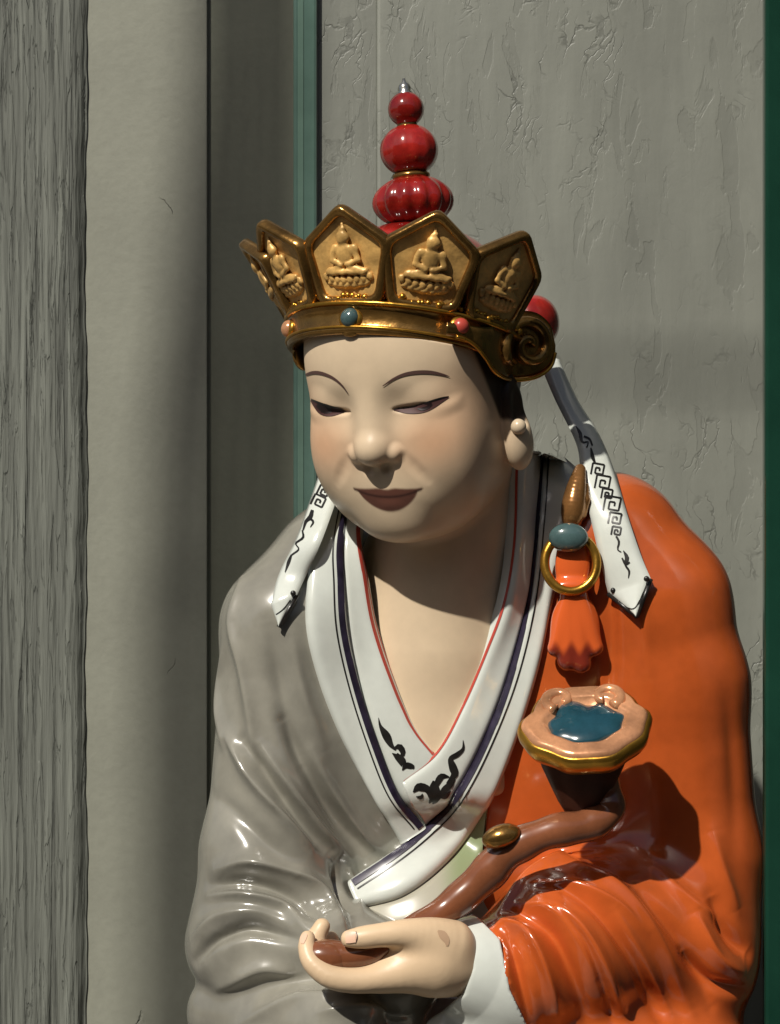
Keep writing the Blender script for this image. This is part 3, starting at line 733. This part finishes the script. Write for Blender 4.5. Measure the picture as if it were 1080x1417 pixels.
for c_, s_ in (((827, 650), 8), ((834, 668), 9.5), ((847, 698), 10.5), ((840, 684), 7), ((851, 718), 8), ((853, 735), 6)): ks += key(c_, s_, 0.18)
ks += [[(797, 590, 1), (803, 600, 5), (806, 612, 3), (814, 612, 2), (812, 620, 2)], [(808, 604, 3), (816, 608, 3), (820, 617, 2)], [(818, 620, 2), (820, 632, 5), (823, 640, 3)],
       [(853, 742, 3), (857, 750, 3), (855, 760, 2), (860, 764, 1.5)], [(863, 762, 1), (868, 772, 6), (866, 782, 3), (871, 790, 3), (870, 800, 1)], [(861, 772, 2), (866, 780, 4), (872, 778, 2)]]
paint('key_pattern', r1S, ks, M['black'], rb1)
tipb = [[(851, 816, 2), (846, 815, 3), (847, 822, 4), (859, 834, 5), (880, 846, 6)], [(880, 847, 6), (890, 828, 5), (896, 808, 4), (896, 800, 3), (892, 800, 2)], [(848, 824, 1.2), (862, 836, 1.4), (878, 842, 1.4), (890, 820, 1.2), (895, 808, 1)]]
mk('tip_edge', *tube(Wn([rl[-1], tipR]), 3.2, 8), M['black'], rb1); mk('tip_edge', *tube(Wn([tipR, rr[-1]]), 3.2, 8), M['black'], rb1)
for a_, b_, c_ in ((849, 817, rl[-1][2]), (895, 801, rr[-1][2])): mk('tip_curl', *ball(W(a_, b_, c_ - 7), (4, 3, 4), 10, 6), M['black'], rb1)
paint('tip_trim', r1S, [tipb[2]], M['black'], rb1)
ks = []
for c_, s_ in (((448, 680), 7), ((441, 694), 8)): ks += key(c_, s_, 0.45)
ks += [[(433, 706, 4), (430, 716, 6), (424, 722, 4), (420, 734, 2)], [(426, 716, 3), (434, 722, 3), (430, 730, 1)], [(419, 734, 2), (420, 744, 3), (410, 752, 2), (414, 760, 2), (404, 768, 2)], [(404, 768, 2), (400, 778, 4), (395, 792, 1)]]
paint('key_pattern', r2S, ks, M['black'], rb2)
mk('tip_edge', *tube(Wn([tipL, lr[-1]]), 3.4, 8), M['black'], rb2); mk('tip_curl', *ball(W(406, 821, lr[-1][2] - 6), (4, 3, 4), 10, 6), M['black'], rb2)
paint('tip_trim', r2S, [[(380, 852, 1.2), (392, 843, 1.2), (402, 830, 1.2)]] if True else [[(402, 820, 2), (405, 818, 3), (407, 826, 4), (397, 846, 6), (387, 860, 7)], [(402, 827, 1.2), (392, 842, 1.2), (381, 854, 1.2)]], M['black'], rb2)

# ---- crown
def kw(P): return KC + np.asarray(P, float) @ KR.T
crown = mk('crown', *lathe([(0, 0), (1, 0)], KC, n=4), M['bronze'], root)     # replaced below by the band mesh
def ringprof(prof, n=120):
    V = []; a = np.arange(n) * 2 * math.pi / n; m = len(prof)
    for r, z in prof: V.append(np.stack([r * np.sin(a), -r * 1.02 * np.cos(a), np.full(n, z)], 1))
    V = kw(np.vstack(V)); F = [(i * n + j, i * n + (j + 1) % n, ((i + 1) % m) * n + (j + 1) % n, ((i + 1) % m) * n + j) for i in range(m) for j in range(n)]
    return V, F
bpy.data.objects.remove(crown)
crown = mk('crown', *ringprof([(RB - 16, -3), (RB - 2, -8), (RB + 3, -5), (RB + 4, 0), (RB + 1, 3), (RB, 6), (RB + 1, 18), (RB + 4, 27), (RB + 8, 30), (RB + 8, 33), (RB + 3, 36), (RB - 12, 36)]), M['bronze'], root)
mk('gilt_edge', *ringprof([(RB + 3, -1.5), (RB + 6, 0), (RB + 6, 2), (RB + 2, 3.5)]), M['gold'], crown)
mk('gilt_edge', *ringprof([(RB + 5, 28), (RB + 11, 30), (RB + 11, 33.5), (RB + 4, 36.5)]), M['gold'], crown)
# beaded gilding at the foot of the leaves
bm_ = MB()
for i in range(150):
    a = rad(-170 + 340 * i / 150 + rng.uniform(-0.6, 0.6)); rr_ = RB + 7 + rng.uniform(-2, 3); bm_.add(*ball(kw([rr_ * math.sin(a), -rr_ * math.cos(a), 40 + rng.uniform(-3, 4)]), rng.uniform(3, 5), 7, 5))
mk('gilt_beading', *bm_.out(), M['gold'], crown)
out_ = np.array([(-44, 0), (-64, 80), (0, 130), (64, 80), (44, 0)], float)
def inset(P, d):
    n = len(P); R = []
    for i in range(n):
        a, b_, c = P[i - 1], P[i], P[(i + 1) % n]; e1 = nrm(b_ - a); e2 = nrm(c - b_); n1 = A(e1[1], -e1[0]); n2 = A(e2[1], -e2[0])
        k = nrm(n1 + n2); R.append(b_ + k * d / max(0.35, k @ n1))
    return np.array(R)
def roundp(P, r, k=4):
    R = []; n = len(P)
    for i in range(n):
        a, b_, c = P[i - 1], P[i], P[(i + 1) % n]; u = b_ + nrm(a - b_) * r; v = b_ + nrm(c - b_) * r
        for t in np.linspace(0, 1, k): R.append((1 - t) ** 2 * u + 2 * t * (1 - t) * b_ + t * t * v)
    return np.array(R)
def petal_xf(P, phi):
    fl = rad(26 - 7 * max(0, math.sin(phi - rad(30))) + 13 * max(0, math.sin(-phi))); ca, sa = math.sin(phi), -math.cos(phi); o = A(ca, sa, 0); t = A(math.cos(phi), math.sin(phi), 0)
    P = np.asarray(P, float); up = o * math.sin(fl) + A(0, 0, 1) * math.cos(fl); no = o * math.cos(fl) - A(0, 0, 1) * math.sin(fl)
    # leaf curves gently with the crown
    w_ = P[:, 2] - P[:, 0] ** 2 / 420.0
    return kw(o * (RB + 2) + A(0, 0, 32) + P[:, 0:1] * t + P[:, 1:2] * up + w_[:, None] * no)
s_ = 1.0
levels = [(inset(out_, 3), -9), (inset(out_, -1), -6), (out_ if False else inset(out_, -2), 0), (inset(out_, -0.5), 7), (inset(out_, 1.5), 9), (inset(out_, 7), 8), (inset(out_, 10), 5), (inset(out_, 10.5), 0)]
def leaf_mesh():
    rings = [np.column_stack([roundp(P, 11), np.full(20, z)]) for P, z in levels]; V = np.vstack(rings); n = 20; m = len(rings)
    F = [(i * n + j, i * n + (j + 1) % n, (i + 1) * n + (j + 1) % n, (i + 1) * n + j) for i in range(m - 1) for j in range(n)]
    F.append(tuple(range(n - 1, -1, -1))); return V, F
LV, LF = leaf_mesh()
def panel_mesh():
    R0 = roundp(inset(out_, 9.5), 9); n = len(R0); c = R0.mean(0); V = []
    for k in range(7): V.append(np.column_stack([c + (R0 - c) * (1 - k / 7.0), np.full(n, 1.0 - 2.0 * (1 - (1 - k / 7.0) ** 2))]))
    V = np.vstack(V + [np.array([[c[0], c[1], -1.0]])]); F = [(i * n + j, i * n + (j + 1) % n, (i + 1) * n + (j + 1) % n, (i + 1) * n + j) for i in range(6) for j in range(n)]
    F += [(6 * n + j, 6 * n + (j + 1) % n, 7 * n) for j in range(n)]; return V, F
PV, PF = panel_mesh()
def fig_f(p):
    m = p.copy(); m[:, 0] = np.sqrt(p[:, 0] ** 2 + 0.5)
    d = ell(p, (0, 86, 5), (7.5, 9, 7)); d = sm(d, ell(p, (0, 95.5, 4), (4, 4.5, 4)), 2); d = sm(d, ell(p, (0, 101, 3), (1.8, 4, 2)), 1)
    d = sm(d, ell(p, (0, 66, 4), (10, 15, 7)), 3); d = sm(d, ell(m, (11, 72, 4), (5, 6, 5)), 2.5)
    d = sm(d, cap(m, A(13, 70, 5), A(15, 58, 6), 3.6, 3.4), 1.6); d = sm(d, cap(m, A(15, 58, 6), A(4, 53, 9), 3.2, 3.0), 1.6)
    d = sm(d, cap(m, A(6, 48, 5), A(21, 44, 4), 5.2, 4.6), 2); d = sm(d, cap(m, A(20, 43, 6), A(2, 44, 9), 3.8, 3.4), 1.2)
    for k in range(4): d = sm(d, ell(m, (4 + 7.4 * k, 34 + 0.35 * k * k, 5 - 0.8 * k), (3.6, 5.5, 4)), 0.8)
    for k in range(4): d = sm(d, ell(m, (1 + 7.0 * k, 27 + 0.3 * k * k, 4 - 0.7 * k), (3.2, 3.4, 3.2)), 0.8)
    d = sm(d, ell(p, (0, 29, 0), (26, 8, 4)), 2)
    return np.maximum(d, -p[:, 2] - 2.5)
FV, FF = nets(fig_f, (-34, 18, -6), (34, 112, 16), 1.9, sub=0); FV[:, 2] *= 0.8; FV[:, 0] *= 1.22; FV[:, 1] = 62 + (FV[:, 1] - 62) * 1.04; FV[:, :2] += 0.5 * np.sin(FV[:, [1, 0]] * 0.45)
for k in range(-2, 3):
    phi = rad((-62, -37, -1, 34, 71)[k + 2])
    lf_ = mk('leaf', petal_xf(LV, phi), LF, M['bronze'], crown)
    if abs(k) > 3: continue
    pn = mk('panel', petal_xf(PV, phi), PF, M['sand'], crown)
    if abs(k) <= 2: mk('seated_relief', petal_xf(FV, phi), FF, M['sand'], crown)
# set stones along the band
def stone(phi, m1, r, z=14, e=0):
    o = A(math.sin(phi), -math.cos(phi), 0); R = KR @ np.stack([A(math.cos(phi), math.sin(phi), 0), o, A(0, 0, 1)], 1)
    mk('stone_setting', *ball(kw(o * (RB + 2 + e) + A(0, 0, z)), (r * 1.35, r * 0.6, r * 1.2), 20, 10, R), M['gold'] if m1 is not M['teal'] else M['bronze'], crown)
    mk('stone', *ball(kw(o * (RB + 5 + e) + A(0, 0, z)), (r, r * 0.9, r), 18, 12, R), m1, crown)
stone(rad(0), M['jade'], 13, 13); stone(rad(51), M['red'], 11, 14, 17); stone(rad(-52), M['pink'], 12)
mk('band_tab', *ball(kw([0, -RB - 1, -5]), (12, 4, 6), 16, 8, KR), M['bronze'], crown)
# red cap inside the crown
def cap_f(p):
    q = (p - KC) @ KR; d = ell(q, (0, 20, 76), (138, 136, 112)); m = q.copy(); m[:, 0] = np.abs(m[:, 0])
    d = sm(d, ell(q, (0, 105, 40), (140, 60, 75)), 30); d = sm(d, ell(m, (146, 98, 74), (30, 44, 36)), 18)
    return smx(d, -q[:, 2] - 14, 6)
V, F = nets(cap_f, KC - A(240, 240, 110), KC + A(240, 240, 260), 5)
mk('red_cap', V, F, M['redg'], root)
# gourd finial
fa = nrm(W(559, 110, -60) - W(575, 320, -60)); fb = W(574, 306, -60)
def fin(h): return fb + fa * h
def globe(rx_, rz_, h, rib, amp, m, name):
    pr = [(rx_ * math.sin(t), -rz_ * math.cos(t)) for t in np.linspace(0.22, math.pi - 0.22, 18)]
    return mk(name, *lathe(pr, fin(h), fa, 72, rib, amp), m, fin_o)
fin_o = mk('finial', *lathe([(26, -30), (24, 40), (16, 62), (14, 130), (9, 160), (6, 184)], fb, fa, 24), M['bronze'], root)
globe(54, 36, 26, 14, 0.10, M['redg'], 'bead'); globe(39.5, 36, 96, 14, 0.02, M['redg'], 'bead'); globe(24.5, 24, 152, 10, 0.012, M['redg'], 'bead')
for h, r in ((61, 25), (129, 13)): mk('bead_collar', *lathe([(r - 4, -5), (r, -3), (r + 1, 0), (r, 3), (r - 4, 5)], fin(h), fa, 28), M['bronze'], fin_o)
mk('finial_tip', *lathe([(11, -4), (11, 0), (8, 3), (9, 7), (7, 12), (3, 15), (2, 20)], fin(174), fa, 18), M['silver'], fin_o)
# cloud scrolls at the temples
def skin_depth(px, py):
    xs = np.linspace(560, 735, 36); ys = []
    for x in xs:
        h, _ = skinS.hit(x, 500); ys.append(h[1] if h is not None else np.nan)
    ys = np.array(ys); ok = ~np.isnan(ys) & (ys < 30); k = np.nonzero(ok)[0][-1]
    y = np.interp(px, xs[:k + 1], ys[:k + 1]); return y + np.maximum(0, np.asarray(px) - xs[k - 2]) * 0.5
def temple():
    lowr = cr([(618, 464), (640, 468), (657, 478), (672, 496), (684, 514), (700, 524), (722, 526), (745, 521), (763, 507), (769, 488)], 60)
    uppr = cr([(618, 446), (640, 448), (660, 452), (680, 452), (696, 446), (708, 436), (724, 430), (745, 434), (762, 450), (769, 476)], 60)
    V = []; nv = 11
    for i in range(60):
        for sd in (1, -1):
            for j in (range(nv) if sd > 0 else range(nv - 1, -1, -1)):
                v = j / (nv - 1); e = 1 - abs(2 * v - 1) ** 5; a = lowr[i] + (uppr[i] - lowr[i]) * v
                V.append(W(a[0], a[1], float(skin_depth(a[0], a[1])) - 20 - (6 if sd > 0 else -10) * e))
    m = 2 * nv; F = [(i * m + j, i * m + (j + 1) % m, (i + 1) * m + (j + 1) % m, (i + 1) * m + j) for i in range(59) for j in range(m)]
    F += [tuple(range(m - 1, -1, -1)), tuple(59 * m + j for j in range(m))]
    mk('temple_scroll', V, F, M['bronze'], crown)
    sp = []
    for t in np.linspace(0, 1, 80):
        a = rad(-150 - 560 * t); r = 33 * (1 - t) + 3; x, y = 733 + r * math.cos(a), 478 - 1.12 * r * math.sin(a); sp.append(W(x, y, float(skin_depth(x, y)) - 27 - 6 * t))
    mk('scroll_rib', *tube(sp, np.linspace(8.5, 6, 80), 10), M['bronze'], crown)
    mk('gilt_line', *tube([W(a, b_, float(skin_depth(a, b_)) - 25) for a, b_ in lowr[4:]], 2.4, 8), M['gold'], crown)
    # the far temple, seen edge on
    b = MB()
    mk('temple_scroll', *ball(hw(-140, -36, 66), (10, 36, 26), 20, 12, HR), M['bronze'], crown)
temple()
# earrings
M['bead'] = mat('ear_bead_glaze', s2l(206, 186, 158), 0.3)
for sx in (1, -1): mk('ear_pearl', *ball(hw(sx * 150, -20, -55), 10.5, 18, 12), M['bead'], body)

# ---- clasp on the shoulder
def bY(px, py, dy):
    p, bad = trace(base_f, np.array([px]), np.array([py])); return float(p[0, 1]) + dy
CY = bY(797, 692, -34)
def clasp_f(p):
    P_ = cr([(803, 650, CY + 18, 8), (799, 668, CY + 4, 12), (795, 690, CY - 4, 15.5), (793, 708, CY - 5, 16.5), (792, 722, CY - 2, 13)], 18)
    d = chain(p, Wn(P_[:, :3]), P_[:, 3])
    d = sm(d, chain(p, [W(811, 672, CY + 8), W(810, 692, CY - 2), W(806, 712, CY - 5)], [4, 6.5, 6.5], 3), 2)
    return d
cl = mk('clasp', *nets(clasp_f, W(745, 745, CY - 60), W(850, 630, CY + 60), 3), M['tan'], root)
mk('cabochon', *ball(W(787, 744, bY(787, 744, -44)), (27, 15, 20)), M['jade'], cl)
cy_ = bY(790, 780, -34)
mk('ring', *tube([W(790, 779, cy_) + A(35 * math.sin(t), 6 * math.cos(t), 38 * math.cos(t)) for t in np.linspace(0, 2 * math.pi, 49)], 6.5, 12, cap=False), M['gold'], cl)
KY = bY(793, 800, -22)
def knot_f(p):
    y0 = KY; d = ell(p, W(793, 782, y0), (24, 12, 48)); d = sm(d, ell(p, W(791, 811, y0 - 6), (28, 13, 11)), 8)
    d = sm(d, ell(p, W(796, 868, y0), (33, 15, 48)), 8)
    for (x0, x1, z1, r1) in ((784, 770, 897, 12), (790, 786, 914, 14), (798, 805, 918, 14), (806, 823, 896, 12)):
        d = sm(d, cap(p, W(x0, 828, y0 - 7), W(x1, z1, y0 - 2), 7, r1), 7)
    return d
V, F = nets(knot_f, W(735, 950, KY - 50), W(860, 735, KY + 60), 3)
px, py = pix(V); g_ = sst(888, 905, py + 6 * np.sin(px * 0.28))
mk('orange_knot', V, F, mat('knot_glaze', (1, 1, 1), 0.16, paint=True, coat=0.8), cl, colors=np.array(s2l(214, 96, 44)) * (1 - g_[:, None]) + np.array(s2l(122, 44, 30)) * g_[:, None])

# ---- sceptre
st_pts = cr([(445, 1322, -232, 20), (500, 1320, -236, 18), (560, 1292, -225, 17), (620, 1256, -205, 20), (668, 1215, -200, 24), (708, 1176, -205, 23), (760, 1152, -205, 22), (812, 1142, -195, 22), (842, 1122, -185, 21), (838, 1092, -180, 22), (818, 1060, -185, 30)], 90)
scp = mk('sceptre', *tube(Wn(st_pts[:, :3]), st_pts[:, 3] * (1 + 0.05 * np.sin(np.arange(90) * 0.7)), 20), M['wood'], root)
mk('stem_bead', *ball(W(694, 1157, -222), (26, 18, 15), 20, 12, ry(rad(-18))), M['bronze'], scp)
mk('stem_tip', *ball(W(452, 1324, -236), (34, 22, 21), 20, 12, ry(rad(4))), M['wood'], scp)
SNo = nrm(A(-0.10, -0.60, 0.80)); SUx = nrm(A(1, -0.05, 0.08)); SUx = nrm(SUx - SNo * (SUx @ SNo)); SUy = np.cross(SNo, SUx)
SC_ = W(811, 1004, -205)
def cloud(n=96):
    t = np.arange(n) * 2 * math.pi / n
    r = 81 * (1 - 0.10 * np.exp(-((t - math.pi / 2) / 0.22) ** 2) - 0.07 * np.exp(-((t - rad(20)) / 0.16) ** 2) - 0.07 * np.exp(-((t - rad(160)) / 0.16) ** 2) + 0.022 * np.sin(9 * t) + 0.02 * np.sin(4 * t + 1) + 0.05 * np.exp(-((t - rad(185)) / 0.2) ** 2))
    return np.stack([r * np.cos(t), 0.86 * r * np.sin(t)], 1)
CL = cloud()
def disc(levels_):
    V = np.vstack([SC_ + (CL * k)[:, :1] * SUx + (CL * k)[:, 1:] * SUy + SNo * h for k, h in levels_]); n = len(CL); m = len(levels_)
    F = [(i * n + j, i * n + (j + 1) % n, (i + 1) * n + (j + 1) % n, (i + 1) * n + j) for i in range(m - 1) for j in range(n)]
    F += [tuple(range(n - 1, -1, -1)), tuple((m - 1) * n + j for j in range(n))]; return V, F
mk('sceptre_head', *disc([(0.80, -26), (0.95, -23), (1.02, -13), (1.04, -2), (1.01, 6), (0.95, 8), (0.90, 2)]), M['gold'], scp)
mk('cloud_border', *disc([(0.985, -2), (0.97, 8), (0.91, 14), (0.81, 11), (0.71, 14), (0.63, 12), (0.55, 2)]), M['pink'], scp)
CL0 = CL; t_ = np.arange(96) * 2 * math.pi / 96; CL = CL * (1.08 - 0.26 * np.exp(-((t_ - rad(80)) / 0.3) ** 2) + 0.07 * np.cos(3 * t_ + 0.6) + 0.03 * np.sin(7 * t_))[:, None]
mk('sceptre_stone', *disc([(0.56, 0), (0.55, 6), (0.50, 10), (0.36, 13), (0.18, 14.5), (0.02, 15)]), M['teal'], scp)
CL = CL0
for sx in (-1, 1):
    c0 = SC_ + SUx * sx * 30 + SUy * 42 + SNo * 9
    mk('cloud_curl', *tube([c0 + SUx * (r_ * math.cos(a_)) * sx + SUy * (r_ * math.sin(a_)) for a_, r_ in zip(np.linspace(-1.2, 4.2, 26), np.linspace(21, 7, 26))], np.linspace(9, 6, 26), 12), M['pink'], scp)
cup = [(0.80, -10), (0.74, -24), (0.66, -44), (0.52, -68), (0.40, -88), (0.28, -104)]
V = np.vstack([SC_ + (CL * k)[:, :1] * SUx + (CL * k)[:, 1:] * SUy * 0.75 + A(0, 0.25, -1.0) * (-h * 1.1) for k, h in cup]); n = len(CL)
F = [(i * n + j, i * n + (j + 1) % n, (i + 1) * n + (j + 1) % n, (i + 1) * n + j) for i in range(len(cup) - 1) for j in range(n)] + [tuple(range(n - 1, -1, -1)), tuple((len(cup) - 1) * n + j for j in range(n))]
mk('head_cup', V, F, M['shade_wood'], scp)

# ---- hand and cuff
def hand_f(p):
    d = ell(p, W(590, 1325, -222), (62, 34, 44), ry(rad(14)))
    d = sm(d, cap(p, W(600, 1328, -215), W(672, 1340, -172), 44, 40), 20)
    d = sm(d, ell(p, W(545, 1345, -228), (48, 27, 24), ry(rad(-14))), 18)
    def sch(rows, n=22):
        P = cr(rows, n); Q = Wn(P[:, :3]); return chain(p, Q, P[:, 3])
    # index finger along the underside, curling up at its end
    d = sm(d, sch([(575, 1340, -232, 26), (535, 1351, -244, 19), (495, 1357, -252, 16.5), (458, 1352, -255, 15), (433, 1333, -249, 13.2), (425, 1312, -239, 11.6), (426, 1298, -231, 10)]), 12)
    e = chain(p, [W(540, 1350, -205), W(480, 1352, -215), W(448, 1330, -214), W(436, 1300, -206), W(446, 1282, -200)], [20, 17, 14, 12, 11], 6)
    d = np.minimum(d, e)
    e = chain(p, [W(540, 1352, -180), W(490, 1350, -185), W(462, 1326, -182), W(458, 1300, -178)], [19, 16, 13, 11], 6)
    d = np.minimum(d, e)
    e = chain(p, [W(548, 1352, -160), W(505, 1350, -160), W(480, 1328, -158), W(478, 1304, -155)], [17, 14, 11, 9.5], 6)
    d = np.minimum(d, e)
    # thumb over the sceptre
    d = sm(d, sch([(625, 1305, -222, 30), (595, 1296, -236, 24), (560, 1292, -247, 18.5), (528, 1294, -253, 15.5), (503, 1297, -255, 14.5), (484, 1299, -255, 11.5)]), 12)
    return d
V, F = nets(hand_f, W(395, 1420, -300), W(740, 1225, -90), 2.6); V = relax(V, F, 14)
C = np.tile(s2l(214, 186, 152), (len(V), 1))
hnd = mk('hand', V, F, M['skin'], root, colors=C); hS = Surf((V, F))
M['chip'] = mat('chipped_glaze', s2l(184, 152, 122), 0.6)
M['nail'] = mat('nail_paint', s2l(226, 186, 160), 0.25)
paint('thumbnail', hS, [[(470, 1298, 6), (476, 1297.5, 14), (486, 1297, 15), (493, 1297, 13)]], M['nail'], hnd, 1.0)
paint('worn_spot', hS, [[(606, 1288, 2), (612, 1293, 11), (618, 1301, 9), (619, 1309, 3)]], M['chip'], hnd, 0.7)
paint('fingernail', hS, [[(419, 1306, 4), (420, 1299, 8), (424, 1292, 5)]], M['nail'], hnd, 0.8)
paint('palm_line', hS, [[(493, 1289, 1), (495, 1297, 1.5), (492, 1305, 1)]], M['brow'], hnd, 0.8)
def cuff_f(p):
    d = sm(cap(p, W(790, 1310, -110), W(705, 1350, -150), 100, 82), cap(p, W(705, 1350, -150), W(655, 1338, -176), 82, 60), 20) - 5.0
    d = sm(d, cap(p, W(690, 1405, -170), W(620, 1425, -170), 40, 30), 20)
    px, py = pix(p)
    lim = np.interp(py, [1260, 1275, 1300, 1340, 1375, 1400, 1430], [612, 618, 640, 650, 640, 610, 560])
    d = smx(d, (lim - px) * 0.8, 8)
    return np.maximum(d, (px - OE(py) - 2) * 0.8)
V, F = nets(cuff_f, W(530, 1470, -300), W(800, 1230, 0), 4)
mk('cuff', V, F, M['white'], root)
